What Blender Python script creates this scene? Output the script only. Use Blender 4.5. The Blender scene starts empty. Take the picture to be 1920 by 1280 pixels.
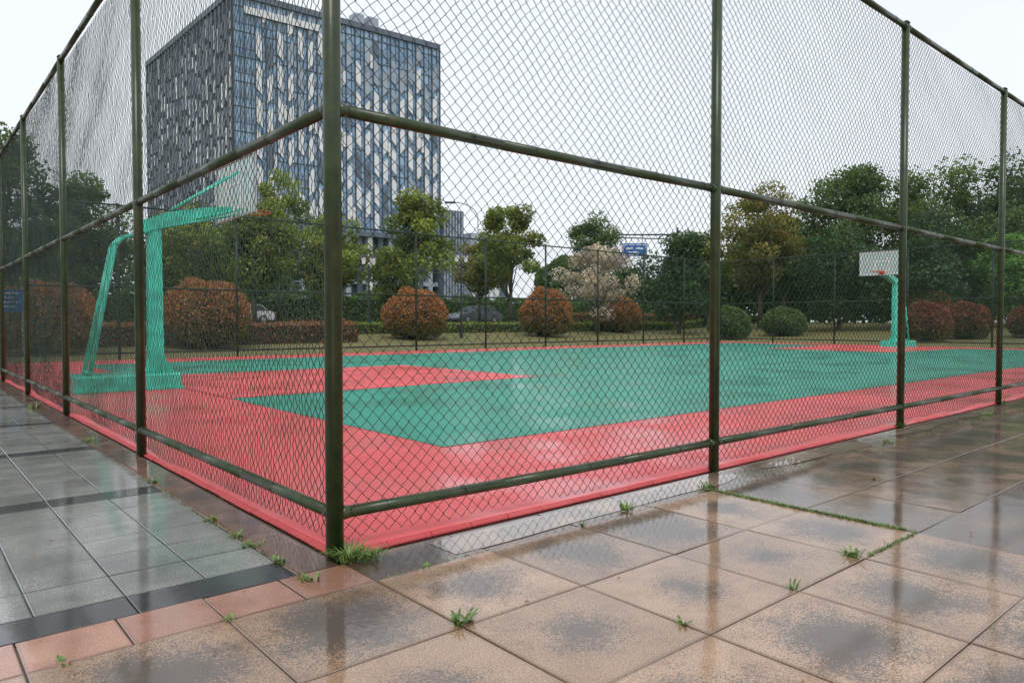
import bpy, math, random
import numpy as np
from mathutils import Vector, Matrix
random.seed(4); rng=np.random.default_rng(4)
S=bpy.context.scene
COL=S.collection
# ---------- site axes: X runs along the long side of the court, Y along the short side, origin = fence corner
CA,SA=0.758,0.652
def site(e,n):
    "metres east / north of the viewpoint -> court axes"
    dx,dy=e+0.794,n-3.2
    return (CA*dx+SA*dy, -SA*dx+CA*dy)
def ss(t):
    t=np.clip(t,0,1); return t*t*(3-2*t)
def g(u,v):
    D=np.maximum(np.maximum(v-20.5,u-34.0),0)
    return -0.03+0.93*ss(D/22.0)

# ---------- node helpers
class NT:
    def __init__(s,name):
        s.m=bpy.data.materials.new(name); s.m.use_nodes=True
        s.t=s.m.node_tree; s.n=s.t.nodes; s.l=s.t.links
        s.b=s.n['Principled BSDF']
    def N(s,typ,**kw):
        nd=s.n.new(typ)
        for k,v in kw.items():
            if k.startswith('i_'):
                key=k[2:].replace('_',' ')
                s.set(nd.inputs[key],v)
            else: setattr(nd,k,v)
        return nd
    def set(s,inp,v):
        if isinstance(v,bpy.types.NodeSocket): s.l.new(v,inp)
        elif isinstance(v,bpy.types.Node): s.l.new(v.outputs[0],inp)
        else:
            if isinstance(v,(tuple,list)) and len(v)==3 and inp.type=='RGBA': v=(*v,1)
            inp.default_value=v
    def mix(s,f,a,b,typ='MIX'):
        nd=s.n.new('ShaderNodeMix'); nd.data_type='RGBA'; nd.blend_type=typ
        s.set(nd.inputs[0],f); s.set(nd.inputs[6],a); s.set(nd.inputs[7],b)
        return nd.outputs[2]
    def math(s,op,a,b=0.0,c=0.0,clamp=False):
        nd=s.n.new('ShaderNodeMath'); nd.operation=op; nd.use_clamp=clamp
        s.set(nd.inputs[0],a); s.set(nd.inputs[1],b); s.set(nd.inputs[2],c)
        return nd.outputs[0]
    def ramp(s,x,p0,p1,a=0.0,b=1.0):
        nd=s.n.new('ShaderNodeMapRange'); nd.interpolation_type='SMOOTHSTEP'
        s.set(nd.inputs[0],x); nd.inputs[1].default_value=p0; nd.inputs[2].default_value=p1
        nd.inputs[3].default_value=a; nd.inputs[4].default_value=b
        return nd.outputs[0]
    def noise(s,scale,detail=4,rough=.55,vec=None):
        nd=s.n.new('ShaderNodeTexNoise'); nd.inputs['Scale'].default_value=scale
        nd.inputs['Detail'].default_value=detail; nd.inputs['Roughness'].default_value=rough
        s.set(nd.inputs['Vector'],vec if vec else s.pos())
        return nd.outputs[0]
    def pos(s):
        if not hasattr(s,'_g'): s._g=s.n.new('ShaderNodeNewGeometry').outputs['Position']
        return s._g
    def bump(s,h,strength=.3,dist=.01,coat=False):
        nd=s.n.new('ShaderNodeBump'); nd.inputs['Strength'].default_value=strength
        nd.inputs['Distance'].default_value=dist; s.set(nd.inputs['Height'],h)
        s.l.new(nd.outputs[0],s.b.inputs['Normal'])
        if coat: s.l.new(nd.outputs[0],s.b.inputs['Coat Normal'])
        return nd
    def B(s,**kw):
        for k,v in kw.items(): s.set(s.b.inputs[k.replace('_',' ')],v)
        return s.m
def simple(name,col,rough=.5,metal=0,var=.15,scale=6,coat=0):
    t=NT(name); n=t.noise(scale)
    d=tuple(c*(1-var) for c in col); e=tuple(min(1,c*(1+var)) for c in col)
    return t.B(Base_Color=t.mix(t.ramp(n,.3,.7),d,e),Roughness=rough,Metallic=metal,Coat_Weight=coat,Coat_Roughness=.05)

# ---------- materials
def court_mat(name,col):
    t=NT(name)
    br=t.N('ShaderNodeTexBrick',offset=0.0,squash=1.0,i_Vector=t.pos(),i_Scale=1.0,i_Color1=(1,1,1,1),i_Color2=(.95,.95,.95,1),i_Mortar=(.6,.6,.6,1))
    br.inputs['Mortar Size'].default_value=.0022; br.inputs['Brick Width'].default_value=.019; br.inputs['Row Height'].default_value=.019
    br2=t.N('ShaderNodeTexBrick',offset=0.0,squash=1.0,i_Vector=t.pos(),i_Scale=1.0,i_Color1=(1,1,1,1),i_Color2=(.9,.9,.9,1),i_Mortar=(.66,.66,.66,1))
    br2.inputs['Mortar Size'].default_value=.0025; br2.inputs['Brick Width'].default_value=.25; br2.inputs['Row Height'].default_value=.25
    n=t.noise(.9,5,.6); n2=t.noise(14,4,.6)
    c=t.mix(t.ramp(n,.3,.72),tuple(x*.86 for x in col),tuple(min(1,x*1.06) for x in col))
    c=t.mix(.55,c,br.outputs[0],'MULTIPLY'); c=t.mix(.8,c,br2.outputs[0],'MULTIPLY')
    c=t.mix(t.ramp(n2,.35,.75,0,.12),c,tuple(x*.5 for x in col))
    rg=t.ramp(n,.35,.65,.5,.3)
    t.bump(t.math('ADD',br.outputs[0],t.math('MULTIPLY',n2,.6)),.35,.004)
    return t.B(Base_Color=c,Roughness=rg,Specular_IOR_Level=.3,Coat_Weight=t.ramp(n,.42,.62,.05,.55),Coat_Roughness=.12)
M_RED=court_mat('court_tile_red',(1.0,.135,.140))
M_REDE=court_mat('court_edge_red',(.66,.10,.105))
M_GRN=court_mat('court_tile_green',(.035,.38,.265))

def tile_mat(name,c_lo,c_hi,c_dark,centre=1.0,spk=.5,wet=1.0,patch=(.5,.72,.45)):
    t=NT(name)
    uv=t.N('ShaderNodeUVMap'); uv.uv_map='UVMap'
    at=t.N('ShaderNodeAttribute',attribute_name='rnd')
    sep=t.N('ShaderNodeSeparateXYZ',i_Vector=uv.outputs[0])
    ax=t.math('ABSOLUTE',t.math('SUBTRACT',sep.outputs[0],.5)); ay=t.math('ABSOLUTE',t.math('SUBTRACT',sep.outputs[1],.5))
    r=t.math('POWER',t.math('ADD',t.math('POWER',ax,2.2),t.math('POWER',ay,2.2)),1/2.2)
    n1=t.noise(5,5,.65); n2=t.noise(170,3,.7); n3=t.noise(1.1,4,.6); n4=t.noise(38,5,.75); n5=t.noise(120,3,.8)
    rs=t.N('ShaderNodeSeparateColor',i_Color=at.outputs['Color'])
    # mottled damp patch in the middle of each slab, stippled at its rim
    q=t.math('ADD',r,t.math('MULTIPLY',t.math('SUBTRACT',n1,.5),.65))
    q=t.math('ADD',q,t.math('MULTIPLY',t.math('SUBTRACT',n4,.5),.8))
    q=t.math('ADD',q,t.math('MULTIPLY',t.math('SUBTRACT',n5,.5),1.7))
    q=t.math('ADD',q,t.math('MULTIPLY',t.math('SUBTRACT',rs.outputs[1],.5),.36))
    damp=t.math('MULTIPLY',t.ramp(q,.22,.38,1,0),centre)
    base=t.mix(t.ramp(n1,.3,.7),c_lo,c_hi)
    base=t.mix(t.ramp(rs.outputs[0],0,1,0,.5),base,tuple(x*.62 for x in c_lo))
    base=t.mix(t.ramp(n2,.42,.60,0,spk),base,tuple(x*.30 for x in c_lo))
    base=t.mix(t.ramp(n2,.30,.42,.7*spk,0),base,tuple(min(1,x*1.7) for x in c_hi))
    base=t.mix(t.math('MULTIPLY',damp,.88),base,c_dark)
    base=t.mix(t.ramp(n3,patch[0],patch[1],0,patch[2]),base,c_dark)
    edge=t.ramp(t.math('MAXIMUM',ax,ay),.46,.5,0,.6)
    base=t.mix(edge,base,tuple(x*.3 for x in c_lo))
    cr=t.math('ADD',t.ramp(n4,.35,.7,.0,.07),t.ramp(n1,.4,.7,.0,.09))
    cr=t.math('MULTIPLY',cr,t.math('SUBTRACT',1.0,t.math('MULTIPLY',damp,.85)))
    t.bump(t.math('ADD',t.math('MULTIPLY',n4,.4),t.math('MULTIPLY',n1,2.0)),.15,.0026,True)
    return t.B(Base_Color=base,Roughness=.5,Coat_Weight=wet,Coat_IOR=1.72,Coat_Roughness=cr)
M_TAN=tile_mat('wet_granite_tan',(.41,.235,.130),(.60,.38,.235),(.06,.048,.040),1,.62)
M_BRN=tile_mat('wet_granite_brown',(.20,.11,.06),(.46,.28,.165),(.055,.036,.026),.9,.6,1,(.42,.62,.65))
M_PNK=tile_mat('wet_granite_pink',(.43,.19,.12),(.58,.30,.20),(.12,.07,.05),.2,.4)
M_PNKS=tile_mat('wet_granite_side',(.22,.11,.07),(.40,.21,.14),(.06,.04,.03),.4,.4,1,(.42,.6,.7))
M_GRY=tile_mat('wet_granite_grey',(.31,.31,.275),(.47,.47,.42),(.08,.08,.07),.2,.85,1,(.46,.66,.6))
M_BLK=tile_mat('wet_granite_black',(.018,.018,.018),(.035,.035,.034),(.012,.012,.012),.1,.2)
def mortar():
    t=NT('mortar'); n=t.noise(30)
    return t.B(Base_Color=t.mix(n,(.02,.016,.012),(.07,.055,.04)),Roughness=.5,Coat_Weight=.4)
M_MOR=mortar()
def water():
    t=NT('puddle_water'); n=t.noise(3,3); n2=t.noise(60,2)
    t.bump(t.math('ADD',n,t.math('MULTIPLY',n2,.15)),.05,.004,True)
    return t.B(Base_Color=t.mix(t.ramp(n,.35,.6),(.36,.24,.17),(.20,.14,.10)),Roughness=.3,Coat_Weight=1,Coat_Roughness=.0,Coat_IOR=2.1)
M_WAT=water()
def metal_paint():
    t=NT('fence_paint_olive'); n=t.noise(9,6,.7); n2=t.noise(70,3)
    mp=t.N('ShaderNodeMapping',i_Vector=t.pos()); mp.inputs['Scale'].default_value=(30,30,2.2)
    n3=t.noise(1,5,.65,mp.outputs[0])
    c=t.mix(t.ramp(n,.35,.7),(.018,.032,.009),(.040,.060,.018))
    c=t.mix(t.ramp(n3,.58,.74,0,.75),c,(.10,.042,.014))
    t.bump(t.math('ADD',n2,n3),.25,.002)
    return t.B(Base_Color=c,Roughness=.38,Specular_IOR_Level=.35,Coat_Weight=.25,Coat_Roughness=.10)
M_FNC=metal_paint()
M_WIRE=simple('fence_wire',(.018,.040,.025),.45,0,.35,3)
M_WIREF=simple('fence_wire_far',(.02,.075,.045),.5,0,.2,3)
M_PSTF=simple('fence_post_far',(.010,.026,.017),.5)
M_HOOP=simple('hoop_paint_green',(.045,.58,.41),.32,0,.22,5,.4)
M_HOOPR=simple('rim_orange',(.55,.09,.03),.4)
M_WHITE=simple('white_paint',(.75,.76,.76),.45,0,.05)
M_DARK=simple('dark_metal',(.03,.032,.034),.4)
M_GREYM=simple('grey_metal',(.42,.44,.44),.4,.2)
def glass_board():
    t=NT('backboard_glass')
    return t.B(Base_Color=(.66,.80,.76),Roughness=.08,Alpha=.5,Specular_IOR_Level=.8)
M_BGL=glass_board()
def lawn():
    t=NT('lawn_grass'); n=t.noise(.35,6,.65); n2=t.noise(9,5,.7); n3=t.noise(60,3,.7)
    c=t.mix(t.ramp(n,.35,.65),(.20,.16,.055),(.13,.16,.04))
    c=t.mix(t.ramp(n2,.35,.7),c,(.27,.23,.09)); c=t.mix(t.ramp(n3,.45,.7,0,.55),c,(.06,.065,.022))
    t.bump(t.math('ADD',n2,n3),.8,.05)
    return t.B(Base_Color=c,Roughness=.85)
M_LAWN=lawn()
M_ASPH=simple('asphalt',(.055,.056,.058),.5,0,.3,20,.3)
M_KERB=simple('kerb_stone',(.3,.29,.28),.6,0,.2,8)
def leafmat(name,rough=.45):
    t=NT(name); at=t.N('ShaderNodeAttribute',attribute_name='col')
    t.B(Base_Color=at.outputs['Color'],Roughness=rough,Specular_IOR_Level=.35)
    tr=t.N('ShaderNodeBsdfTranslucent',i_Color=t.mix(1.0,at.outputs['Color'],(1.25,1.3,.7),'MULTIPLY')); mx=t.n.new('ShaderNodeMixShader'); mx.inputs[0].default_value=.38
    t.l.new(t.b.outputs[0],mx.inputs[1]); t.l.new(tr.outputs[0],mx.inputs[2]); t.l.new(mx.outputs[0],t.n['Material Output'].inputs[0])
    return t.m
M_LEAF=leafmat('foliage')
def bark():
    t=NT('bark'); mp=t.N('ShaderNodeMapping',i_Vector=t.pos()); mp.inputs['Scale'].default_value=(12,12,2)
    n=t.noise(1,5,.7,mp.outputs[0]); t.bump(n,.6,.03)
    return t.B(Base_Color=t.mix(n,(.025,.02,.015),(.11,.09,.07)),Roughness=.7)
M_BARK=bark()

# ---------- mesh builder
class MB:
    def __init__(s): s.v=[]; s.f=[]; s.m=[]; s.uv={}
    def face(s,pts,mi=0):
        k=len(s.v); s.v+= [tuple(p) for p in pts]; s.f.append(tuple(range(k,k+len(pts)))); s.m.append(mi)
    def hexa(s,p,mi=0):
        k=len(s.v); s.v+=[tuple(q) for q in p]
        for f in ((3,2,1,0),(4,5,6,7),(0,1,5,4),(1,2,6,5),(2,3,7,6),(3,0,4,7)):
            s.f.append(tuple(k+i for i in f)); s.m.append(mi)
    def box(s,x0,x1,y0,y1,z0,z1,mi=0):
        s.hexa([(x0,y0,z0),(x1,y0,z0),(x1,y1,z0),(x0,y1,z0),(x0,y0,z1),(x1,y0,z1),(x1,y1,z1),(x0,y1,z1)],mi)
    def obox(s,o,ax,ay,x0,x1,y0,y1,z0,z1,mi=0):
        "box in a rotated plan frame"
        P=lambda a,b,z:(o[0]+ax[0]*a+ay[0]*b,o[1]+ax[1]*a+ay[1]*b,z)
        s.hexa([P(x0,y0,z0),P(x1,y0,z0),P(x1,y1,z0),P(x0,y1,z0),P(x0,y0,z1),P(x1,y0,z1),P(x1,y1,z1),P(x0,y1,z1)],mi)
    def cyl(s,p0,p1,r0,r1=None,n=12,mi=0,caps=True):
        r1=r0 if r1 is None else r1
        p0=Vector(p0);p1=Vector(p1);d=(p1-p0).normalized()
        a=d.orthogonal().normalized();b=d.cross(a)
        k=len(s.v)
        for p,r in((p0,r0),(p1,r1)):
            for i in range(n):
                t=2*math.pi*i/n; s.v.append(tuple(p+a*(r*math.cos(t))+b*(r*math.sin(t))))
        for i in range(n):
            j=(i+1)%n; s.f.append((k+i,k+j,k+n+j,k+n+i)); s.m.append(mi)
        if caps:
            s.f.append(tuple(k+i for i in range(n))[::-1]); s.m.append(mi)
            s.f.append(tuple(k+n+i for i in range(n))); s.m.append(mi)
    def path(s,pts,rs,n=8,mi=0):
        for i in range(len(pts)-1):
            s.cyl(pts[i],pts[i+1],rs[i],rs[i+1],n,mi,True)
    def done(s,name,mats,parent=None,smooth=False,bevel=0,loc=None):
        me=bpy.data.meshes.new(name); me.from_pydata(s.v,[],s.f)
        for m in mats: me.materials.append(m)
        me.polygons.foreach_set('material_index',s.m)
        if smooth:
            for p in me.polygons: p.use_smooth=len(p.vertices)==4
        me.update()
        o=bpy.data.objects.new(name,me); COL.objects.link(o)
        if parent: o.parent=parent
        if loc: o.location=loc
        if bevel:
            b=o.modifiers.new('bevel','BEVEL'); b.width=bevel; b.segments=2; b.limit_method='ANGLE'
        return o
def empty(name,loc=(0,0,0)):
    o=bpy.data.objects.new(name,None); COL.objects.link(o); o.location=loc; o.empty_display_size=.2; return o
def np_mesh(name,V,F,mats,cols=None,parent=None,smooth=False):
    V=np.asarray(V,dtype=np.float32); F=np.asarray(F,dtype=np.int32)
    me=bpy.data.meshes.new(name); k=F.shape[1]
    me.vertices.add(len(V)); me.vertices.foreach_set('co',V.ravel())
    me.loops.add(F.size); me.loops.foreach_set('vertex_index',F.ravel())
    me.polygons.add(len(F)); me.polygons.foreach_set('loop_start',np.arange(0,F.size,k,dtype=np.int32))
    me.update(calc_edges=True)
    if cols is not None:
        a=me.attributes.new('col','FLOAT_COLOR','POINT')
        c=np.ones((len(V),4),np.float32); c[:,:3]=cols; a.data.foreach_set('color',c.ravel())
    if smooth: me.polygons.foreach_set('use_smooth',np.ones(len(F),bool))
    for m in mats: me.materials.append(m)
    me.validate()
    o=bpy.data.objects.new(name,me); COL.objects.link(o)
    if parent: o.parent=parent
    return o

# ---------- ground
def axis(a):
    return np.unique(np.concatenate(a))
us=axis([np.array([-2500,-800,-300,-120,-60,-30]),np.arange(-20,70,2.0),np.array([80,120,200,400,900,2500])])
vs=axis([np.array([-2500,-800,-300,-100,-40,-15]),np.arange(-4,60,1.5),np.array([70,100,160,300,700,2500])])
U,Vv=np.meshgrid(us,vs); Z=g(U,Vv)
V=np.stack([U.ravel(),Vv.ravel(),Z.ravel()],1); nu=len(us)
idx=np.arange(len(us)*len(vs)).reshape(len(vs),nu)
F=np.stack([idx[:-1,:-1].ravel(),idx[:-1,1:].ravel(),idx[1:,1:].ravel(),idx[1:,:-1].ravel()],1)
np_mesh('ground',V,F,[M_LAWN],smooth=True)
b=MB(); b.face([(-250,43.2,.906),(400,43.2,.906),(400,52,.906),(-250,52,.906)])
b.done('road',[M_ASPH])
b=MB(); b.box(-250,400,43.0,43.2,.85,1.0); b.box(-250,400,52,52.2,.85,1.0); b.done('kerb',[M_KERB])

# ---------- paving : individual slabs
def slabs(name,u0,u1,v0,v1,su,sv,mat,z=0.0,gap=.005,tilt=.0035,offs=0):
    nu=int(round((u1-u0)/su)); nv=int(round((v1-v0)/sv))
    verts=[];faces=[];uvs=[];rn=[]
    for j in range(nv):
        for i in range(nu):
            x0=u0+i*su+gap/2;x1=u0+(i+1)*su-gap/2;y0=v0+j*sv+gap/2;y1=v0+(j+1)*sv-gap/2
            a,b_=random.gauss(0,tilt),random.gauss(0,tilt); dz=random.gauss(0,.0006)
            hx,hy=(x1-x0)/2,(y1-y0)/2; k=len(verts); ch=.004
            def q(sx,sy,ex,zz): return (((x0+x1)/2+sx*(hx-ex)),((y0+y1)/2+sy*(hy-ex)),z+dz+a*sx*hx+b_*sy*hy-zz)
            cs=((-1,-1),(1,-1),(1,1),(-1,1))
            verts+=[q(sx,sy,ch,0) for sx,sy in cs]+[q(sx,sy,0,.002) for sx,sy in cs]+[q(sx,sy,0,.02) for sx,sy in cs]
            r=(random.random(),random.random(),random.random(),1)
            faces.append((k,k+1,k+2,k+3)); uvs+=[(0.01,0.01),(.99,0.01),(.99,.99),(0.01,.99)]
            for o in (0,4):
                for e in range(4):
                    f=(e+1)%4; faces.append((k+o+4+e,k+o+4+f,k+o+f,k+o+e)); uvs+=[(0,0)]*4
            rn+=[r]*12
    me=bpy.data.meshes.new(name); me.from_pydata(verts,[],faces); me.materials.append(mat)
    l=me.uv_layers.new(name='UVMap'); l.data.foreach_set('uv',np.array(uvs,dtype=np.float32).ravel())
    at=me.attributes.new('rnd','FLOAT_COLOR','POINT'); at.data.foreach_set('color',np.array(rn,dtype=np.float32).ravel())
    o=bpy.data.objects.new(name,me); COL.objects.link(o); return o
pav=empty('pavement')
b=MB(); b.face([(-30,-14,-.012),(40,-14,-.012),(40,-.0,-.012),(-30,-.0,-.012)]); b.face([(-14,0,-.012),(0,0,-.012),(0,22,-.012),(-14,22,-.012)])
b.done('mortar_bed',[M_MOR],pav)
L=[]
L.append(slabs('slabs_tan',-6.0,2.4,-5.72+.00,-.36,.6,.5956,M_TAN))
L.append(slabs('slabs_brown',2.4,38.4,-8.1,-.36,.6,.5954,M_BRN))
L.append(slabs('slabs_tan_back',-6.0,2.4,-9.3,-5.73,.6,.595,M_TAN))
L.append(slabs('border_slabs_long',0,38.4,-.36,-.03,.6,.33,M_BRN,-.005,tilt=.0015))
L.append(slabs('border_slabs_pink',-6.3,0,-.36,-.09,.3,.27,M_PNK))
L.append(slabs('border_slabs_side',-.22,-.02,-.09,21.9,.2,.6,M_PNKS))
for k in range(11):
    vb=-.09+1.97*k
    L.append(slabs('slabs_black',-6.22,-.22,vb,vb+.21,.6,.21,M_BLK))
    L.append(slabs('slabs_grey',-6.22,-.22,vb+.21,vb+1.97,.3,.2933,M_GRY))
for o in L: o.parent=pav
# puddle lying in the sunken border strip
def puddle(u0,u1,v0,v1,amp,seed,z=-.0025,taper=0.0):
    r=random.Random(seed); n=90; a=[];c=[]
    ph=[r.uniform(0,6.28) for _ in range(8)]
    for i in range(n+1):
        t=i/n; u=u0+(u1-u0)*t; L_=u1-u0
        w0=sum(math.sin((1.3+k*2.1)*u+ph[k])/(k+1) for k in range(4)); w1=sum(math.sin((1.7+k*2.7)*u+ph[k+4])/(k+1) for k in range(4))
        e=1 if taper==0 else min(1,(t/taper)**.5 if t<taper else 1)
        e*=min(1,((1-t)/.12)**.5) ; m=(v0+v1)/2; h=(v1-v0)/2
        a.append((u,m-(h+amp*w0)*e,z)); c.append((u,m+(h+amp*.5*w1)*e,z))
    b=MB()
    for i in range(n): b.face([a[i],a[i+1],c[i+1],c[i]])
    b.done('puddle',[M_WAT])
puddle(.45,2.95,-.285,-.07,.012,1)
puddle(3.3,5.1,-.26,-.08,.025,3,taper=.2)
puddle(5.6,9.2,-.25,-.09,.03,8,taper=.2)

# ---------- basketball court
court=empty('basketball_court')
b=MB(); b.box(.035,31.94,.035,18.9,-.02,.016); b.done('red_tiles',[M_RED],court)
b=MB(); b.face([(1.97,1.95,.020),(29.97,1.95,.020),(29.97,16.95,.020),(1.97,16.95,.020)]); b.done('green_tiles',[M_GRN],court)
b=MB()
b.face([(1.96,6.9,.024),(7.77,7.05,.024),(7.77,11.85,.024),(1.96,12.0,.024)])
b.face([(29.98,6.9,.024),(29.98,12.0,.024),(24.17,11.85,.024),(24.17,7.05,.024)])
b.done('key_tiles',[M_RED],court)
# sloping edge strip of the mat
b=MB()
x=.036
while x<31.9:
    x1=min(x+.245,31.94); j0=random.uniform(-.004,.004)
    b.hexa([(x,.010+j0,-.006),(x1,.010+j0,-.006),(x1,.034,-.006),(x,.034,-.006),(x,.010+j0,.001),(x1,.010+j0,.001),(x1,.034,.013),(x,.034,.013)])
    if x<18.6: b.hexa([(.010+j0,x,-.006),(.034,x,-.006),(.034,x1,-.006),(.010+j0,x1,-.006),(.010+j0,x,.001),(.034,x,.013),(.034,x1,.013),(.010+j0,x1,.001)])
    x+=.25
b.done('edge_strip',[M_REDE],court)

# ---------- chain link fence
def chain(name,L,H,a,r,mat,seed,parent,z0=.03,wave=1.0):
    rg=np.random.default_rng(seed)
    K=int(L/a); J=int((H-z0)/a)+1
    k=np.arange(K)[:,None]; j=np.arange(J)[None,:]
    X=(k+((j+k)%2))*a+0.0*j; Zz=H-j*a+0.0*k
    Y=np.where((j+k)%2==0,r*1.2,-r*1.2)*1.0+0*X
    ph=rg.uniform(0,6.28,24)
    dx=np.zeros_like(X);dy=np.zeros_like(X);dz=np.zeros_like(X)
    for i in range(5):
        fx=.6+.9*i; fz=1.1+1.7*i
        dy+=np.sin(fx*X+ph[i]+1.3*np.sin(fz*.4*Zz+ph[i+5]))*np.sin(fz*.8*Zz+ph[i+10])*.014/(1+.5*i)
        dx+=np.sin(fz*2.3*Zz+ph[i+10]+.9*np.sin(fx*X*1.3))*np.sin(fx*1.9*X+ph[i+15])*.011/(1+.4*i)
        dz+=np.sin(fx*2.1*X+ph[i+2])*np.sin(fz*Zz+ph[i+17])*.010/(1+.4*i)
    jit=rg.normal(0,.0013,(3,)+X.shape)*a/.035
    low=np.clip((.25-Zz)/.25,0,1)
    X=X+(dx+jit[0]*(1+3*low))*wave; Y=Y+(dy*(1)+jit[1]+low*np.sin(X*3+ph[3])*.012)*wave; Zz=np.maximum(Zz+(dz+jit[2])*wave,.012)
    P=np.stack([X,Y,Zz],-1)                       # K,J,3
    ring=np.array([[math.cos(t)*r,math.sin(t)*r,0] for t in (0.5,0.5+2.094,0.5+4.189)])
    V=P[:,:,None,:]+ring[None,None]
    V=V.reshape(-1,3)
    base=((np.arange(K)[:,None]*J+np.arange(J-1)[None,:])*3).ravel()
    F=[]
    for q in range(3):
        w=(q+1)%3
        F.append(np.stack([base+q,base+w,base+3+w,base+3+q],1))
    return np_mesh(name,V,np.concatenate(F),[mat],parent=parent,smooth=True)
def fence(origin,ang,L,posts,H,near,seed,side,first=True,last=True):
    e=empty('chain_link_fence',(origin[0],origin[1],0)); e.rotation_euler=(0,0,ang)
    pr,rr=(.036,.027) if near else (.038,.027)
    mat=M_FNC if near else M_PSTF
    b=MB()
    for p in posts:
        R=pr*(1.1 if p==0 else 1)
        n=20 if near else 8
        b.cyl((p,0,-.02),(p,0,H+.03),R,R,n)
        b.cyl((p,0,H+.03),(p,0,H+.055),R*1.12,R*.6,n)
    b.done('posts',[mat],e,True)
    b=MB(); n=16 if near else 8
    for z in (.20,2.0,H):
        pp=[p for p in posts]
        if pp[0]>0: pp=[0]+pp
        for p,q in zip(pp[:-1],pp[1:]):
            sag=random.uniform(-.008,.004)
            xs=[p+pr*.8,p+(q-p)*.33,p+(q-p)*.66,q-pr*.8]
            b.path([(xs[0],0,z),(xs[1],0,z+sag*.8),(xs[2],0,z+sag*.8),(xs[3],0,z)],[rr]*4,n)
            if near:
                for x in (p+pr*.7,q-pr*.7):
                    s_=1 if x<(p+q)/2 else -1
                    b.cyl((x,0,z),(x+.045*s_,0,z),rr*1.22,rr*1.1,n)
    b.done('rails',[mat],e,True)
    # tie wires holding the netting to the rails
    if near:
        b=MB()
        for z in (.20,2.0,H):
            x=.25
            while x<min(L,16):
                for q in range(6):
                    t0,t1=q*1.05,(q+1)*1.05; R=rr+.003
                    b.cyl((x+.004*q,R*math.cos(t0),z+R*math.sin(t0)),(x+.004*(q+1),R*math.cos(t1),z+R*math.sin(t1)),.0017,None,4,0,False)
                x+=random.uniform(.38,.55)
        b.done('tie_wires',[M_WIRE],e)
    c=chain('netting',L,H,.035 if near else .07,.0024 if near else .0038,M_WIRE if near else M_WIREF,seed,e,wave=1 if near else 1.3)
    c.location.y=side*(rr+.008)
    return e
W,LL=18.95,32.0
fence((0,0),0,LL,[0,2.95,6.23,9.37,12.5,15.6,18.7,21.8,24.9,28,31.1,32],4.0,True,1,1)
fence((0,0),math.radians(90),W,[3.31,6.57,9.66,12.8,15.9,18.95],4.0,True,2,-1)
fence((0,W),0,LL,[3.2,6.4,9.6,12.8,16,19.2,22.4,25.6,28.8,32],4.22,False,3,-1)
fence((LL,0),math.radians(90),W,[3.2,6.4,9.6,12.8,15.9,18.95],4.22,False,4,1)

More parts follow.
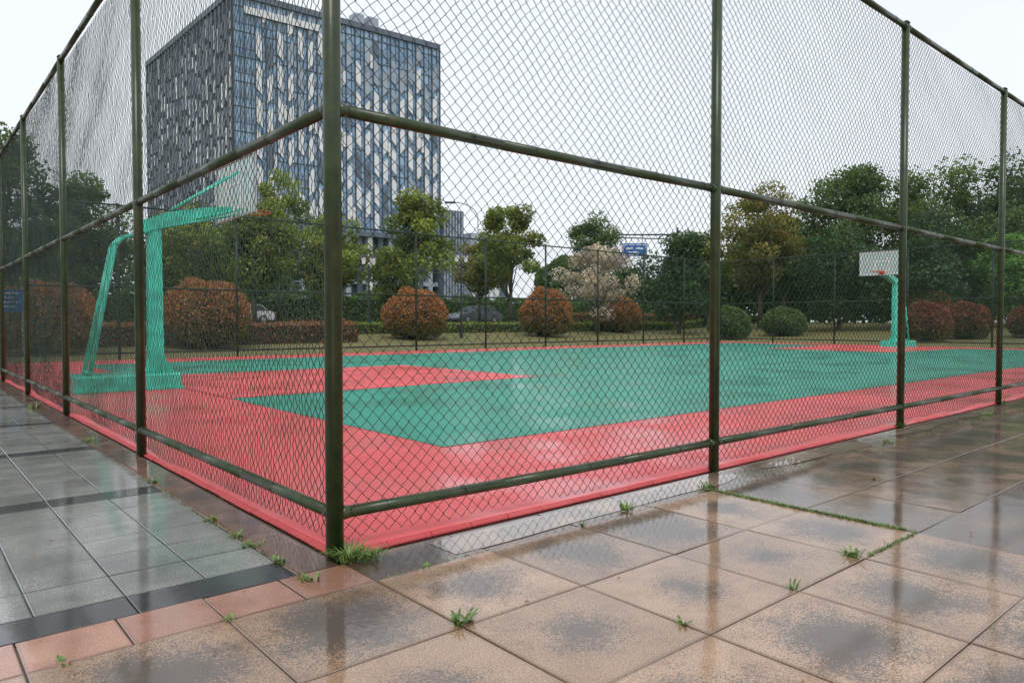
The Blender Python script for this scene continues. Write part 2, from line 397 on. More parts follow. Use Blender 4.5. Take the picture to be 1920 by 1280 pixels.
# ---------- basketball hoop
def hoop(flip,dz):
    e=empty('basketball_hoop',(0,9.45,0) if not flip else (31.94,9.45,0))
    if flip: e.rotation_euler=(0,0,math.pi)
    b=MB(); b.box(.5,1.95,-.45,.45,.024,.26); b.done('ballast_base',[M_HOOP],e,bevel=.03)
    b=MB(); b.box(.47,1.98,-.48,.48,.020,.06)
    for x in (.8,1.75):
        for y in (-.40,.40): b.cyl((x,y,.26),(x,y,.275),.03,.03,10)
    b.done('base_skirt',[M_HOOP],e)
    b=MB(); px=1.68
    b.hexa([(px-.12,-.09,.26),(px+.12,-.09,.26),(px+.12,.09,.26),(px-.12,.09,.26),(px-.10,-.08,2.62+dz),(px+.10,-.08,2.62+dz),(px+.10,.08,2.62+dz),(px-.10,.08,2.62+dz)])
    b.done('column',[M_HOOP],e,bevel=.02)
    b=MB()  # gusset feet of the column
    for s_ in(-1,1):
        b.hexa([(px-.22,s_*.105-.008,.286),(px+.22,s_*.105-.008,.286),(px+.22,s_*.105+.008,.286),(px-.22,s_*.105+.008,.286),(px-.1,s_*.105-.008,.52),(px+.1,s_*.105-.008,.52),(px+.1,s_*.105+.008,.52),(px-.1,s_*.105+.008,.52)])
    b.box(px-.24,px+.24,-.17,.17,.262,.285)
    b.done('foot_plate',[M_HOOP],e)
    b=MB() # rear brace pair and top link
    for y in(-.22,.22):
        b.path([(.72,y,.27),(1.10,y*.6,2.22+dz),(1.2,y*.55,2.34+dz),(1.62,y*.35,2.50+dz)],[.034]*4,10)
    b.cyl((.72,-.26,.30),(.72,.26,.30),.03); b.cyl((.93,-.19,1.30),(.93,.19,1.30),.018)
    b.done('rear_brace',[M_HOOP],e,True)
    b=MB() # tapered cantilever arm
    def prof(x,zt,zb,h): return [(x,-h,zb+dz),(x,h,zb+dz),(x,h,zt+dz),(x,-h,zt+dz)]
    st=[prof(1.50,2.64,2.46,.10),prof(1.85,2.80,2.56,.095),prof(2.4,2.93,2.74,.08),prof(2.90,3.0,2.90,.07)]
    for A,B_ in zip(st[:-1],st[1:]):
        b.hexa([A[0],B_[0],B_[1],A[1],A[3],B_[3],B_[2],A[2]])
    b.done('arm',[M_HOOP],e)
    b=MB()
    for y in(-.3,.3):
        b.cyl((1.95,y*.3,2.86+dz),(2.93,y,3.55+dz),.019)
        b.cyl((2.3,y*.3,2.74+dz),(2.93,y*1.2,2.92+dz),.013)
        b.cyl((1.9,y*.3,2.58+dz),(2.93,y*.5,2.86+dz),.013)
    b.done('struts',[M_HOOP],e,True)
    x=2.97; zb,zt=2.82+dz,3.80+dz
    b=MB(); b.box(x-.006,x+.006,-.9+.03,.9-.03,zb+.03,zt-.03); b.done('backboard',[M_BGL],e)
    b=MB()
    for (y0,y1,z0,z1) in ((-.9,.9,zb,zb+.03),(-.9,.9,zt-.03,zt),(-.9,-.87,zb+.03,zt-.03),(.87,.9,zb+.03,zt-.03)):
        b.box(x-.022,x+.022,y0,y1,z0,z1)
    b.done('frame',[M_GREYM],e)
    b=MB(); zc=zb+.14
    for (y0,y1,z0,z1) in ((-.295,.295,zc,zc+.045),(-.295,.295,zc+.41,zc+.455),(-.295,-.25,zc+.045,zc+.41),(.25,.295,zc+.045,zc+.41)):
        b.box(x+.007,x+.011,y0,y1,z0,z1); b.box(x-.011,x-.007,y0,y1,z0,z1)
    for (y0,y1,z0,z1) in ((-.86,.86,zb+.04,zb+.08),(-.86,.86,zt-.08,zt-.04),(-.86,-.82,zb+.08,zt-.08),(.82,.86,zb+.08,zt-.08)):
        b.box(x+.007,x+.011,y0,y1,z0,z1)
    b.done('markings',[M_WHITE],e)
    b=MB(); cx,R,zr=x+.38,.225,2.955+dz; N=28
    pts=[(cx+R*math.cos(2*math.pi*i/N),R*math.sin(2*math.pi*i/N),zr) for i in range(N+1)]
    b.path(pts,[.011]*(N+1),6)
    b.box(x+.012,x+.03,-.11,.11,zr-.1,zr+.05)
    b.cyl((x+.02,-.07,zr-.01),(cx-.17,-.15,zr),.009); b.cyl((x+.02,.07,zr-.01),(cx-.17,.15,zr),.009)
    b.done('rim',[M_HOOPR],e,True)
hoop(False,0); hoop(True,.12)

# ---------- foliage
def leaf_geo(C,size,cols,flat=None):
    n=len(C); a=rng.normal(size=(n,3)); a/=np.linalg.norm(a,axis=1,keepdims=True)
    t=rng.normal(size=(n,3)); b_=np.cross(a,t); b_/=np.linalg.norm(b_,axis=1,keepdims=True)
    s=(size*rng.uniform(.6,1.3,n))[:,None]
    V=np.stack([C-a*s*.5,C+b_*s*.28,C+a*s*.5,C-b_*s*.28],1).reshape(-1,3)
    F=np.arange(4*n).reshape(n,4)
    return V,F,np.repeat(cols,4,axis=0)
def pal(n,cs,jit=.25):
    cs=np.array(cs); w=rng.uniform(0,1,(n,1)); i=rng.integers(0,len(cs),n); k=rng.integers(0,len(cs),n)
    return (cs[i]*w+cs[k]*(1-w))*rng.uniform(1-jit,1+jit,(n,1))
YG=[(.30,.36,.08),(.22,.30,.065),(.36,.38,.10),(.14,.21,.055)]
GR=[(.13,.21,.07),(.09,.16,.055),(.18,.25,.085)]
DK=[(.055,.12,.055),(.075,.145,.06),(.10,.165,.055)]
OR=[(.31,.27,.08),(.22,.25,.07),(.36,.26,.08),(.15,.20,.055)]
CH=[(.78,.66,.66),(.85,.76,.74),(.68,.56,.54),(.45,.38,.28)]
def tree(name,e_,n_,top,w,th,cs,nl,ls=.26,ncl=34,clr=.17,low=.0,dens=.9,seedj=0):
    nl=int(nl*1.25); ls=ls*.9
    u,v=site(e_,n_); z0=float(g(u,v)); root=empty(name,(u,v,z0)); H=top-z0
    cz=(th+H)/2; hz=(H-th)/2
    cen=[]
    while len(cen)<ncl:
        p=rng.uniform(-1,1,3); r=np.linalg.norm(p)
        if r>1 or r<.25: continue
        if p[2]<0: wf=1-.25*abs(p[2])
        else: wf=1-.35*p[2]
        q=p*np.array([w/2*.85*wf,w/2*.85*wf,hz*.9]); q+=rng.normal(0,.05*w,3)*np.array([1,1,.6]); cen.append(q+np.array([0,0,cz]))
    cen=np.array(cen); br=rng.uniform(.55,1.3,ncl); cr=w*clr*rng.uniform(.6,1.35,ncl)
    which=rng.integers(0,ncl,nl); d=rng.normal(size=(nl,3)); d/=np.linalg.norm(d,axis=1,keepdims=True)
    rad=cr[which]*rng.uniform(.25,1.12,nl)**.6
    C=cen[which]+d*rad[:,None]*np.array([1,1,.72])
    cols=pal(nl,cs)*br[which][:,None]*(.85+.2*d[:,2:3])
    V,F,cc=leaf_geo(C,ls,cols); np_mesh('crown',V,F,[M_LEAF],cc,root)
    b=MB(); tr=.035*w**.8+.03; bend=rng.normal(0,.12,2)
    t1=(bend[0],bend[1],th); t2=(bend[0]*2,bend[1]*2,cz+.3*hz)
    b.path([(0,0,-.15),(0,0,.12),t1,t2],[tr*1.5,tr,tr*.75,tr*.25],9)
    for c in cen[rng.permutation(ncl)[:12]]:
        f=rng.uniform(.65,1.0); s0=(t1[0]*f,t1[1]*f,th*f) if c[2]<cz else (t2[0]*.7,t2[1]*.7,th+(t2[2]-th)*rng.uniform(0,.8))
        m=(np.array(s0)*.5+c*.5)+np.array([0,0,-.1*w*.2]); b.path([s0,tuple(m),tuple(c)],[tr*.42,tr*.25,tr*.08],6)
    b.done('trunk',[M_BARK],root,True)
    return root
# yellow-green roadside camphors
tree('camphor_tree',-5.8,44,8.8,4.6,2.2,YG,9500)
tree('camphor_tree',-0.1,50,9.5,5.2,2.4,YG,9000)
tree('camphor_tree',-17.6,40,7.4,5.4,1.9,YG,8500)
tree('camphor_tree',-14.6,41,7.8,5.4,1.9,YG,8500)
tree('camphor_tree',-11.2,43,7.3,5.2,1.9,YG,8500)
tree('camphor_tree',-15.2,47,10.8,4.2,3,YG,6000)
tree('camphor_tree',-2.4,53,7.0,4.0,2.0,OR,5500)
tree('camphor_tree',-8.6,52,6.4,4.2,1.6,YG,5500)
tree('leafy_tree',7.0,63,10.4,6.0,3,GR,8000)
tree('cherry_tree',5.5,46,6.3,5.6,1.1,CH,8500,.17,60,.11)
tree('evergreen_tree',11.6,50,7.4,5.0,.7,DK,11000,.26,46,.2)
tree('camphor_tree',17.9,52,11.0,6.8,3.0,OR,12000)
tree('camphor_tree',15.6,58,8.8,5.0,2.6,YG,6500)
tree('leafy_tree',26.4,57,13.9,8.2,3,GR,15000,.3,50)
tree('leafy_tree',32.2,55,12.9,8.6,3,YG[:2]+GR,15000,.3,50)
tree('leafy_tree',37.5,53,13.2,8.4,3,GR,14000,.3,50)
tree('leafy_tree',22.4,60,10.6,6.0,2.4,GR,9000,.28,46)
tree('evergreen_tree',21.3,47,7.2,5.6,.5,DK,11000,.26,46,.2)
tree('evergreen_tree',25.2,45,6.4,5.4,.4,DK,11000,.26,46,.2)
tree('evergreen_tree',28.0,47,8.4,6.0,.5,DK,11000,.28,46,.2)
tree('leafy_tree',30.2,43,6.2,5.0,.8,[(.17,.34,.07),(.24,.40,.10),(.11,.23,.06)],9000,.24,44)
tree('leafy_tree',33.4,46,9.5,6.0,1,GR,10000,.28,46,.2)
tree('leafy_tree',-27.8,40,11.9,6.4,3,GR,9500)
tree('leafy_tree',-24.6,42,9.6,5.4,2.5,GR,8500)
tree('leafy_tree',-23.4,38,7.6,4.2,2,DK,6500)
tree('leafy_tree',-31.5,39,12.5,6.5,3,DK,9000)
tree('leafy_tree',-20.6,44,7.5,4.8,2.2,GR,7500)
tree('leafy_tree',-28.2,36,7.5,4.6,1.5,DK,7500)

def bush(name,e_,n_,w,top,cs,base,nl=5200,ls=.13):
    nl=int(nl*1.4); ls=ls*.85
    u,v=site(e_,n_); z0=float(g(u,v)); root=empty(name,(u,v,z0)); H=top-z0
    n=nl; d=rng.normal(size=(n,3)); d/=np.linalg.norm(d,axis=1,keepdims=True)
    d[:,2]=np.where(d[:,2]<-.75,-d[:,2],d[:,2])
    lump=1+.05*np.sin(d[:,0]*7+d[:,2]*4)+.05*np.sin(d[:,1]*8+1)+.03*np.sin(d[:,2]*11+d[:,0]*9)
    rad=lump*rng.uniform(.86,1.03,n)
    C=d*rad[:,None]*np.array([w/2,w/2,H*.56])+np.array([0,0,H*.47]); C[:,2]=np.maximum(C[:,2],.03)
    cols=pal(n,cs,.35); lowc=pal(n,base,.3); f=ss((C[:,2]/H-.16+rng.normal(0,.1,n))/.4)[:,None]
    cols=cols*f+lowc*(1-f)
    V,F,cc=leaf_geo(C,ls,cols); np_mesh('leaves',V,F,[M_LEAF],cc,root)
    b=MB(); N=16; Mh=9   # solid dark core inside the leaf shell
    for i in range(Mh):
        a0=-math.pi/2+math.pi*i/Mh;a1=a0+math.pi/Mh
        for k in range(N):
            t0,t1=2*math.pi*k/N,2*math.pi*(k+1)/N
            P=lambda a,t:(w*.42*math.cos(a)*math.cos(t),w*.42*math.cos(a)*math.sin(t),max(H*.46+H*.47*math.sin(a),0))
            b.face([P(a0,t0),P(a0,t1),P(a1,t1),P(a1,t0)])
    b.done('core',[M_CORE],root)
M_CORE=simple('dark_core',(.03,.028,.016),.9,0,.4,12)
PH=[(.47,.19,.085),(.38,.15,.07),(.54,.26,.11),(.28,.16,.06)]
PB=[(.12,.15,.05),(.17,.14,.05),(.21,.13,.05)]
bush('photinia_bush',-11.5,27,3.2,2.52,PH,PB,9000)
bush('photinia_bush',-4.85,36,3.2,2.6,PH,PB,8000,.15)
bush('photinia_bush',2.0,42,3.0,2.9,PH,PB,7000,.16)
bush('photinia_bush',7.4,50,3.1,2.75,PH,PB,6000,.18)
bush('photinia_bush',-14.9,23.0,2.9,2.25,PH,PB,8000)
bush('photinia_bush',-17.8,25.5,2.9,2.35,PH,PB,7000)
RD=[(.28,.085,.07),(.36,.12,.08),(.22,.09,.055),(.14,.10,.05)]
bush('photinia_bush',20.7,36,2.3,1.95,RD,PB,5500,.15)
bush('photinia_bush',23.6,37.5,2.4,2.0,RD,PB,5500,.15)
bush('photinia_bush',25.4,44,2.8,2.9,PH,PB,5000,.16)
bush('photinia_bush',26.6,36.5,2.4,1.9,RD,PB,5000,.15)
bush('clipped_shrub',13.0,43,2.4,1.9,GR,DK,4500,.15)
bush('clipped_shrub',17.0,45,2.6,1.9,GR,DK,4500,.15)
bush('clipped_shrub',-13.8,33,2.6,2.0,GR,DK,4500,.15)

def hedge(name,u0,u1,v0,v1,h,cs,dens=90,ls=.14,wob=.08,absz=None):
    area=(u1-u0)*h*2+(u1-u0)*(v1-v0); n=int(area*dens)
    C=np.zeros((n,3)); C[:,0]=rng.uniform(u0,u1,n); f=rng.uniform(0,1,n); side=f<(h/(h+(v1-v0)))
    z=rng.uniform(0,1,n)*h; topz=h*(1+wob*np.sin(C[:,0]*1.7)*np.sin(C[:,0]*.63+1))
    fv=np.where(rng.uniform(0,1,n)<.7,v0,v1)
    C[:,1]=np.where(side,fv+rng.normal(0,.06,n),rng.uniform(v0,v1,n)); C[:,2]=np.where(side,z*topz/h,topz+rng.normal(0,.05,n))
    C[:,2]+=g(C[:,0],C[:,1])
    V,F,cc=leaf_geo(C,ls,pal(n,cs,.35)); root=empty(name); np_mesh('leaves',V,F,[M_LEAF],cc,root)
    b=MB(); st=np.arange(u0,u1,2.0)
    for a in st:
        zz=float(g(np.array(a+1.),np.array((v0+v1)/2))); b.box(a,min(a+2,u1),v0+.07,v1-.07,zz-.1,zz+h*.9)
    b.done('core',[M_CORE],root)  # plain dark boxes filling the hedge behind its leaves
hedge('red_hedge',-12,14.5,26.3,27.4,.82,[(.38,.14,.09),(.45,.18,.10),(.26,.13,.07),(.15,.13,.05)],260,.10)
hedge('green_hedge',15.5,60,31,32.2,.50,[(.28,.34,.07),(.2,.28,.06),(.14,.2,.05)],120,.14)
hedge('green_hedge',-30,70,53.5,55.5,2.3,DK+GR,80,.26,.2)
hedge('red_hedge',46,47.2,14,15,.9,[(.42,.16,.08),(.24,.12,.06)],120,.14)
hedge('red_hedge',36,60,34.4,35.5,1.0,[(.40,.16,.08),(.24,.12,.06),(.14,.14,.05)],100,.16)
def mass(name,e0,e1,n_,zlo,zhi,cs,n,ls):
    x=rng.uniform(e0,e1,n); top=zlo+(zhi-zlo)*(.5+.25*np.sin(x*.31)+.25*np.sin(x*.83+2))
    k=rng.uniform(0,1,n)**.6; y=n_+rng.normal(0,1.5,n)
    dx,dy=x+0.794,y-3.2; u=CA*dx+SA*dy; v=-SA*dx+CA*dy
    C=np.stack([u,v,.9+k*(top-.9)],1)
    br=(.75+.35*np.sin(x*1.9+C[:,2]*1.3)*np.sin(C[:,2]*1.7+x*.6))[:,None]
    V,F,cc=leaf_geo(C,ls,pal(n,cs)*br); np_mesh(name,V,F,[M_LEAF],cc)
mass('distant_trees',3,75,92,6,9.5,GR,30000,.75)
mass('distant_trees',16,60,66,5,10.5,DK+GR,36000,.55)
mass('distant_trees',-75,-22,72,6,9.5,GR+DK,18000,.6)

# ---------- weeds & moss
def blades(b,u,v,n,R,h,sp=1.0,wid=.004):
    for _ in range(n):
        t=random.uniform(0,6.283); r0=random.uniform(0,R); x=u+r0*math.cos(t); y=v+r0*math.sin(t)
        t2=t+random.gauss(0,.6); le=h*random.uniform(.5,1.15); lean=random.uniform(.25,1.1)*sp
        dx,dy=math.cos(t2),math.sin(t2); nx,ny=-dy*wid*random.uniform(.7,1.6),dx*wid*random.uniform(.7,1.6)
        pp=[(0,0,1.0),(le*.35*lean,le*.45,1.1),(le*.8*lean,le*.72,.75),(le*1.15*lean,le*.66,.06)]
        for A,B_ in zip(pp[:-1],pp[1:]):
            b.face([(x+dx*A[0]-nx*A[2],y+dy*A[0]-ny*A[2],A[1]),(x+dx*A[0]+nx*A[2],y+dy*A[0]+ny*A[2],A[1]),
                    (x+dx*B_[0]+nx*B_[2],y+dy*B_[0]+ny*B_[2],B_[1]),(x+dx*B_[0]-nx*B_[2],y+dy*B_[0]-ny*B_[2],B_[1])],random.choice((0,0,1)))
M_G1=simple('weed_green',(.15,.23,.05),.5); M_G2=simple('weed_green_dark',(.07,.13,.035),.5)
def weed(u,v,n,R,h,sp=1.0,wid=.004,name='weed'):
    b=MB(); blades(b,u,v,n,R,h,sp,wid); b.done(name,[M_G1,M_G2])
weed(.035,-.075,170,.06,.085,1.3,.0022); weed(.11,-.11,90,.06,.055,1.3,.0022)
for (u,v,n,R,h,w_) in ((-.21,-.18,16,.05,.03,.005),(.0,-.94,16,.022,.05,.0055),(.05,-.93,10,.025,.035,.0055),(.60,-1.44,8,.015,.025,.004),
    (1.78,-1.50,30,.045,.045,.0035),(1.62,-.32,30,.035,.055,.0035),(2.44,-.28,34,.06,.045,.0035),(1.21,-.37,12,.02,.03,.003),(1.2,-1.53,10,.015,.04,.003),
    (-.21,.42,22,.05,.03,.004),(-.21,.12,18,.035,.03,.004),(-.22,.62,18,.04,.035,.004),(-.21,.98,18,.04,.035,.004),(-.2,2.2,14,.05,.03,.004),
    (-.2,4.3,18,.05,.05,.004),(-.2,7.5,24,.08,.09,.005),(5.1,-.32,22,.06,.04,.004),(7.9,-.3,20,.06,.05,.004),(3.5,-.9,10,.03,.025,.004),(-.6,-.37,10,.03,.018,.004),
    (-1.1,-.36,8,.03,.02,.004),(.24,-.36,10,.03,.018,.004),(6.2,-.03,24,.05,.07,.004),(9.4,-.05,24,.05,.09,.004)):
    weed(u,v,n,R,h,1.2,w_)
b=MB()
def moss(u0,v0,u1,v1,n,sd=.008,h=.014):
    for _ in range(n):
        t=random.random(); blades(b,u0+(u1-u0)*t+random.gauss(0,sd),v0+(v1-v0)*t+random.gauss(0,sd),1,.004,h*random.uniform(.5,1.4),1,.002)
moss(2.4,-.30,2.4,-1.5,1700,.012,.014); moss(2.4,-1.55,1.85,-1.55,300,.008,.012); moss(1.8,-2.1,1.8,-3.3,120,.005,.010)
moss(3.0,-2.14,2.0,-2.14,160,.005,.010); moss(-.22,0,-.22,2.4,260,.008,.010); moss(0,-.36,.6,-.36,50,.005,.009); moss(3,-.36,9,-.36,300,.02,.016)
b.done('moss',[M_G1,M_G2])
# fallen leaves
b=MB()
M_FL=simple('dead_leaf',(.28,.10,.03),.6)
for (u,v,z) in [(2.35,1.55,.022)]+[(random.uniform(-1.5,6),random.uniform(-2.4,-.1),.006) for _ in range(60)]+[(random.uniform(-3,-.3),random.uniform(.1,5),.006) for _ in range(20)]+[(random.uniform(.2,12),random.uniform(.2,3),.024) for _ in range(10)]:
    t=random.uniform(0,6.28); s_=random.uniform(.004,.012) if z!=.022 else .03; c,d=math.cos(t)*s_,math.sin(t)*s_
    b.face([(u-c,v-d,z),(u+d*.5,v-c*.5,z+.005),(u+c,v+d,z+.002),(u-d*.5,v+c*.5,z+.006)])
b.done('fallen_leaves',[M_FL])

# ---------- office building
def office():
    e=empty('office_building')
    A=Vector((*site(-40.3,105),0)); Bp=Vector((*site(-12.6,126),0)); Cp=Vector((*site(-67.4,134.4),0))
    tg=NT('curtain_glass'); n=tg.noise(.25,3); n2=tg.noise(1.4,2)
    GL=tg.B(Base_Color=tg.mix(tg.ramp(n,.35,.65),(.15,.27,.42),(.30,.45,.62)),Roughness=.12,Specular_IOR_Level=.8)
    PW=simple('panel_light_grey',(.68,.69,.71),.5,0,.08,1); PD=simple('panel_dark_grey',(.10,.13,.17),.45,0,.2,1)
    PM=simple('panel_mid_grey',(.30,.35,.41),.5,0,.15,1); SP=simple('spandrel',(.17,.25,.36),.4); FN=simple('fins_dark',(.06,.08,.105),.4)
    mats=[GL,PW,PD,PM,SP,FN]; H0,H1=15.6,48.0; r=random.Random(11)
    D=(Bp-A)+(Cp-A)+A
    def prism(P,z0,z1,mi,b): b.hexa([(p[0],p[1],z0) for p in P]+[(p[0],p[1],z1) for p in P],mi)
    b=MB(); prism([A,Bp,D,Cp],H0,H1,0,b); b.done('glass_core',mats,e)
    cen=(A+D)/2; ins=lambda p,k:cen+(p-cen)*k
    b=MB(); prism([ins(A,.93),ins(Bp,.93),ins(D,.93),ins(Cp,.93)],0,H0-.01,2,b); b.done('recessed_base',mats,e)
    b=MB(); prism([ins(A,.99),ins(Bp,.99),ins(D,.99),ins(Cp,.99)],H1+.01,H1+.3,2,b); b.done('roof',mats,e)
    for (Q,ncol,left) in ((Bp,22,False),(Cp,26,True)):
        d=(Q-A); Lf=d.length; d=d/Lf; nrm=Vector((d.y,-d.x,0)); 
        if nrm.dot(A-cen)<0: nrm=-nrm
        cw=Lf/ncol; b=MB(); P=lambda s_,o,z:(A.x+d.x*s_+nrm.x*o,A.y+d.y*s_+nrm.y*o,z)
        def pbox(s0,s1,o0,o1,z0,z1,mi,sl=0,sl2=None):
            sl2=sl if sl2 is None else sl2
            b.hexa([P(s0,o0,z0),P(s1,o0,z0+sl),P(s1,o1,z0+sl),P(s0,o1,z0),P(s0,o0,z1),P(s1,o0,z1+sl2),P(s1,o1,z1+sl2),P(s0,o1,z1)],mi)
        NF=9; fh=(H1-H0)/NF
        for f in range(NF):
            z=H0+fh*f; pbox(0,Lf,.02,.10,z,z+.9,4)
            pbox(0,Lf,.02,.08,z+2.3,z+2.42,5)
        for c in range(ncol+1):
            pbox(c*cw-.06,c*cw+.06,.03,.30,H0,H1+.4,5)
            if c<ncol: pbox(c*cw+cw*.60,c*cw+cw*.65,.03,.16,H0,H1,5)
        pbox(0,Lf,.03,.36,H1+.02,H1+.9,2); pbox(0,Lf,.03,.30,H0-.7,H0,2)
        for c in range(ncol):
            s0,s1=(c*cw+.08,c*cw+cw*.60-.02)
            if not left and c<2: continue
            if not left:
                # panels step up by a fixed offset from column to column
                z=H0-.4-((c*.42)%1.0)*fh*1.35; ln=fh*1.0; sl=.9 if c%2 else -.9
                while z<H1-2:
                    f=(z-H0)/(H1-H0)
                    pr=.95 if f<.40 else (.80 if f<.62 else (.50 if f<.82 else .22))
                    q=r.random()
                    mi=1 if q<pr*.84 else (2 if q<pr*.84+.10 else 3)
                    z0,z1=max(z,H0+.95),min(z+ln,H1-1)
                    if z1-z0>1.9 and (q<pr or r.random()<.6): pbox(s0,s1,.12,.26,z0,z1,mi,sl)
                    if r.random()<.16*pr+.04: pbox(c*cw+cw*.67,(c+1)*cw-.09,.12,.22,z0,min(z0+2.3,H1-1),r.choice((1,1,3)))
                    z+=fh*1.35
            else:
                z=H0
                while z<H1-3:
                    q=r.random(); ln=fh*r.choice((.5,.7,1.0))
                    mi=1 if q<.24 else (3 if q<.6 else 2)
                    pbox(s0,s1,.12,.24,z,min(z+ln,H1-.5),mi); z+=ln+fh*r.choice((.15,.3))
                pbox(c*cw+cw*.70,c*cw+cw*.88,.12,.30,H0+.1,H1-.2,2)
        k=0
        s_=0.3
        while s_<Lf:
            pbox(s_,s_+.8,-1.6,-.2,0,H0-.72,(5,3,5,1)[k%4]); s_+=1.9; k+=1
        pbox(0,Lf,-1.55,-.3,7.2,7.9,3)
        b.done('side_cladding' if left else 'front_cladding',mats,e)
    b=MB(); d=(Bp-A).normalized(); w=(Cp-A).normalized(); o=A
    for s0,s1 in ((20.2,21.8),(22.6,24.4)):
        b.obox(o,d,w,s0,s1,2,4,H1+.3,H1+3.4,3)
    b.obox(o,d,w,1.5,13,-.42,-.34,H1-2.2,H1-1.2,1)
    b.done('roof_plant',mats,e)
    b=MB()
    b.obox(Bp,d,w,.05,4.2,-1,12,0,20.5,2); b.obox(Bp,d,w,4.25,10.5,-3,10,0,16.6,3)
    for i in range(5): b.obox(Bp,d,w,4.5+i*1.2,5.3+i*1.2,-3.2,-3.02,r.choice((1,3,5)),16.0 if i%2 else 12,1)
    for i in range(7): b.obox(Bp,d,w,.1+i*.6,.3+i*.6,-1.2,-1.02,0,20.3,3)
    b.obox(Bp,d,w,10.55,14,-1,10,0,16.2,2)
    b.done('low_wing',mats,e)
office()

# ---------- street furniture
def lantern(e_,n_,H):
    u,v=site(e_,n_); z=float(g(u,v)); e=empty('street_lamp',(u,v,z)); b=MB(); H-=z
    b.cyl((0,0,0),(0,0,.5),.11,.08,10); b.cyl((0,0,.5),(0,0,H-.55),.06,.045,10); b.cyl((-.3,0,H-.75),(.3,0,H-.75),.02)
    for x in (-.3,.3):
        b.cyl((x,0,H-.75),(x,0,H-.55),.02); 
        b.cyl((x,0,H-.55),(x,0,H-.18),.08,.15,6,1); b.cyl((x,0,H-.18),(x,0,H),.2,.03,6,0)
    b.done('post_and_lanterns',[M_DARK,M_WHITE],e)
lantern(-2.67,38,4.75); lantern(-7.75,39,4.7)
def arc_lamp(e_,n_,H):
    u,v=site(e_,n_); z=float(g(u,v)); e=empty('street_lamp',(u,v,z)); H-=z
    b=MB(); b.cyl((0,0,0),(0,0,H-1.6),.12,.07,10)
    pts=[]; 
    for i in range(9):
        t=math.radians(90*i/8); pts.append((-2.3*(1-math.cos(t))*CA,2.3*(1-math.cos(t))*SA,H-1.6+1.6*math.sin(t)))
    b.path(pts,[.06]*9,8)
    x,y,zz=pts[-1]; b.obox((x,y),(-CA,SA),(SA,CA),-.1,.9,-.13,.13,zz-.1,zz+.06,1)
    b.done('mast_and_head',[M_GREYM,M_DARK],e,True)
arc_lamp(-3.3,70,12.6)
def gantry():
    u,v=site(14.2,62); z=float(g(u,v)); e=empty('traffic_sign',(u,v,z))
    M_BLU=simple('sign_blue',(.02,.13,.45),.4)
    b=MB(); b.cyl((0,0,0),(0,0,8.4),.14,.1,10); b.cyl((0,0,7.8),(-5.0*CA,5.0*SA,7.8),.08,.06,8); b.cyl((0,0,7.4),(-5.0*CA,5.0*SA,7.55),.05,.05,8); b.done('mast_arm',[M_DARK],e,True)
    ax=(-CA,SA); ay=(-SA,-CA)
    b=MB(); b.obox((0,0),ax,ay,2.6,4.8,.08,.12,5.95,7.05,0)
    for (a0,a1,z0,z1) in ((2.68,4.72,6.9,6.95),(2.68,4.72,6.03,6.08),(2.68,2.73,6.08,6.9),(4.67,4.72,6.08,6.9),(2.95,3.6,6.55,6.7),(3.85,4.45,6.55,6.7),(3.2,4.2,6.25,6.35)):
        b.obox((0,0),ax,ay,a0,a1,.122,.13,z0,z1,1)
    for a in (3.0,4.4): b.obox((0,0),ax,ay,a,a+.06,.03,.078,6.0,7.85,2)
    b.done('sign_panel',[M_BLU,M_WHITE,M_DARK],e)
    e=empty('notice_board',(*site(-13.5,19.3),-.03)); b=MB()
    b.cyl((-.32,0,0),(-.32,0,2.0),.025); b.cyl((.32,0,0),(.32,0,2.0),.025)
    b.box(-.36,.36,-.05,-.027,1.35,1.95,1)
    for i in range(4): b.box(-.26,.26-.12*(i%2),-.056,-.051,1.84-i*.12,1.87-i*.12,2)
    b.done('posts_and_panel',[M_GREYM,M_BLU,M_WHITE],e)
gantry()

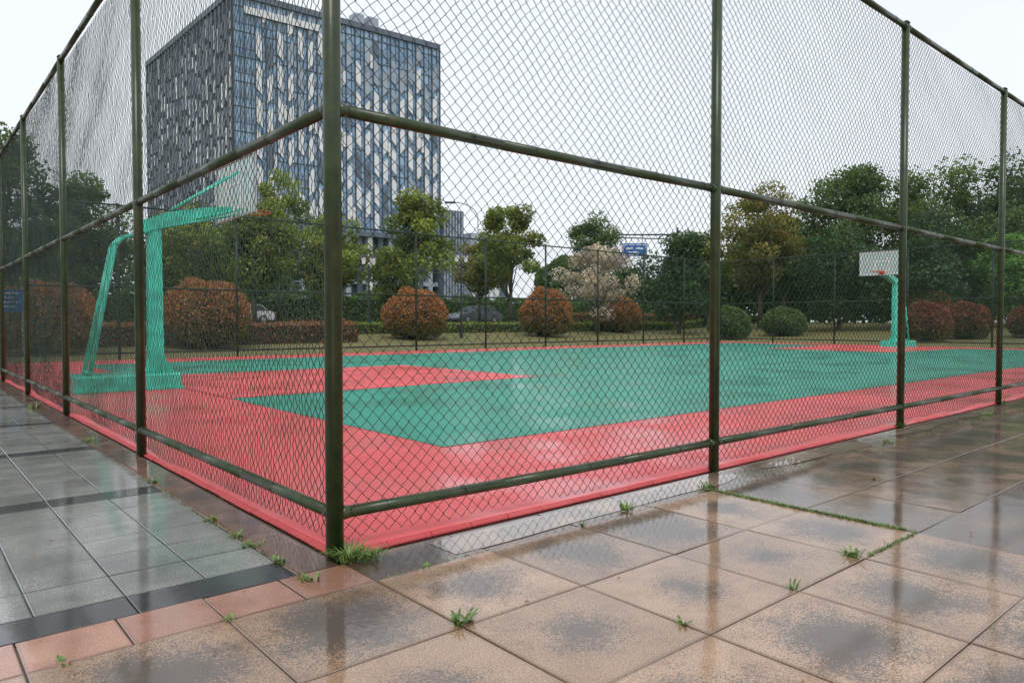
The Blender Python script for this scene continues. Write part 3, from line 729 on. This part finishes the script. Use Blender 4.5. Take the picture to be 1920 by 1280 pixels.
# ---------- cars
def car(e_,n_,col,name='parked_car'):
    u,v=site(e_,n_); e=empty(name,(u,v,.91)); e.rotation_euler=(0,0,math.pi)
    P=simple('car_paint',col,.25,.2,.05,3,1); G=simple('car_glass',(.02,.025,.03),.06); T=simple('tyre',(.02,.02,.02),.7); R=simple('alloy',(.45,.46,.47),.3,.8); Lm=simple('head_lamp',(.7,.72,.74),.1); RL=simple('tail_lamp',(.4,.02,.02),.2)
    body=[(-2.25,.35),(-2.28,.62),(-2.2,.88),(-1.95,.98),(1.05,.95),(1.9,.84),(2.2,.68),(2.28,.45),(2.2,.28),(-2.15,.28)]
    b=MB(); W2=.9
    def ring(s,wd): return [(x,s*wd*(1 if z<.8 else .95),z) for x,z in body]
    Lr,Rr=ring(1,W2),ring(-1,W2); b.face(Lr[::-1]); b.face(Rr)
    for i in range(len(body)):
        j=(i+1)%len(body); b.face([Rr[i],Lr[i],Lr[j],Rr[j]])
    b.done('body',[P],e,bevel=.05)
    cab=[(-1.75,.97),(-1.35,1.38),(-.6,1.46),(.15,1.42),(1.0,.95)]
    b=MB(); cw=lambda z:.84-.30*(z-.95)
    Lc=[(x,cw(z),z) for x,z in cab]; Rc=[(x,-cw(z),z) for x,z in cab]
    b.face(Lc[::-1],1); b.face(Rc,1)
    for i in range(4): b.face([Rc[i],Lc[i],Lc[i+1],Rc[i+1]],1 if i in(0,3) else 0)
    b.done('cabin',[P,G],e)
    b=MB()
    for s_ in(1,-1):
        for (x0,z0,x1,z1) in ((-1.75,.97,-1.35,1.38),(-1.35,1.38,-.6,1.46),(-.6,1.46,.15,1.42),(.15,1.42,1.0,.95),(-.45,.96,-.5,1.45)):
            b.cyl((x0,s_*(cw(z0)+.005),z0),(x1,s_*(cw(z1)+.005),z1),.03,None,6)
        b.box(.75,.95,s_*1.0-.08,s_*1.0+.08,.95,1.08)
    b.done('pillars_mirrors',[P],e)
    b=MB()
    for x in(-1.4,1.4):
        for s_ in(1,-1):
            b.cyl((x,s_*.72,.32),(x,s_*.925,.32),.32,None,20,0); b.cyl((x,s_*.926,.32),(x,s_*.935,.32),.2,.18,12,1)
    b.done('wheels',[T,R],e)
    b=MB()
    for s_ in(1,-1): b.box(2.12,2.27,s_*.68-.16,s_*.68+.16,.58,.7,0); b.box(-2.3,-2.2,s_*.68-.16,s_*.68+.16,.66,.82,1)
    b.done('lamps',[Lm,RL],e)
car(-3.1,60,(.10,.115,.14)); car(-20.2,53.5,(.5,.5,.5)); 

# ---------- sky, sun, camera
w=bpy.data.worlds.new('World'); S.world=w; w.use_nodes=True; nt=w.node_tree
bg=nt.nodes['Background']; sky=nt.nodes.new('ShaderNodeTexSky'); sky.sky_type='NISHITA'; sky.sun_disc=False
EL,AZ=52,215
sky.sun_elevation=math.radians(EL); sky.sun_rotation=math.radians(AZ)
tc=nt.nodes.new('ShaderNodeTexCoord'); no=nt.nodes.new('ShaderNodeTexNoise'); no.inputs['Scale'].default_value=1.3; no.inputs['Detail'].default_value=4
nt.links.new(tc.outputs['Generated'],no.inputs[0])
cr=nt.nodes.new('ShaderNodeMix'); cr.data_type='RGBA'; cr.inputs[6].default_value=(7.5,7.9,8.5,1); cr.inputs[7].default_value=(8.7,9.0,9.4,1)
nt.links.new(no.outputs[0],cr.inputs[0])
mx=nt.nodes.new('ShaderNodeMix'); mx.data_type='RGBA'; mx.inputs[0].default_value=.93
nt.links.new(sky.outputs[0],mx.inputs[6]); nt.links.new(cr.outputs[2],mx.inputs[7]); nt.links.new(mx.outputs[2],bg.inputs[0])
bg.inputs[1].default_value=.120
sd=bpy.data.lights.new('sun','SUN'); sd.energy=1.5; sd.angle=math.radians(25); sd.color=(1,.985,.965)
so=bpy.data.objects.new('sun',sd); COL.objects.link(so)
# nishita: rotation measured from +Y clockwise
a=math.radians(AZ); dirv=Vector((math.sin(a)*math.cos(math.radians(EL)),math.cos(a)*math.cos(math.radians(EL)),math.sin(math.radians(EL))))
so.rotation_euler=dirv.to_track_quat('Z','Y').to_euler()
cd=bpy.data.cameras.new('camera'); cam=bpy.data.objects.new('camera',cd); COL.objects.link(cam)
cu,cv=site(0,0); cam.location=(cu,cv,1.06)
cam.rotation_euler=(math.radians(90-1.57),0,-math.atan2(SA,CA))
cd.lens=25.3; cd.sensor_width=36; cd.clip_end=6000; cd.clip_start=.05
S.camera=cam
S.view_settings.view_transform='Standard'; S.view_settings.look='None'; S.view_settings.exposure=0
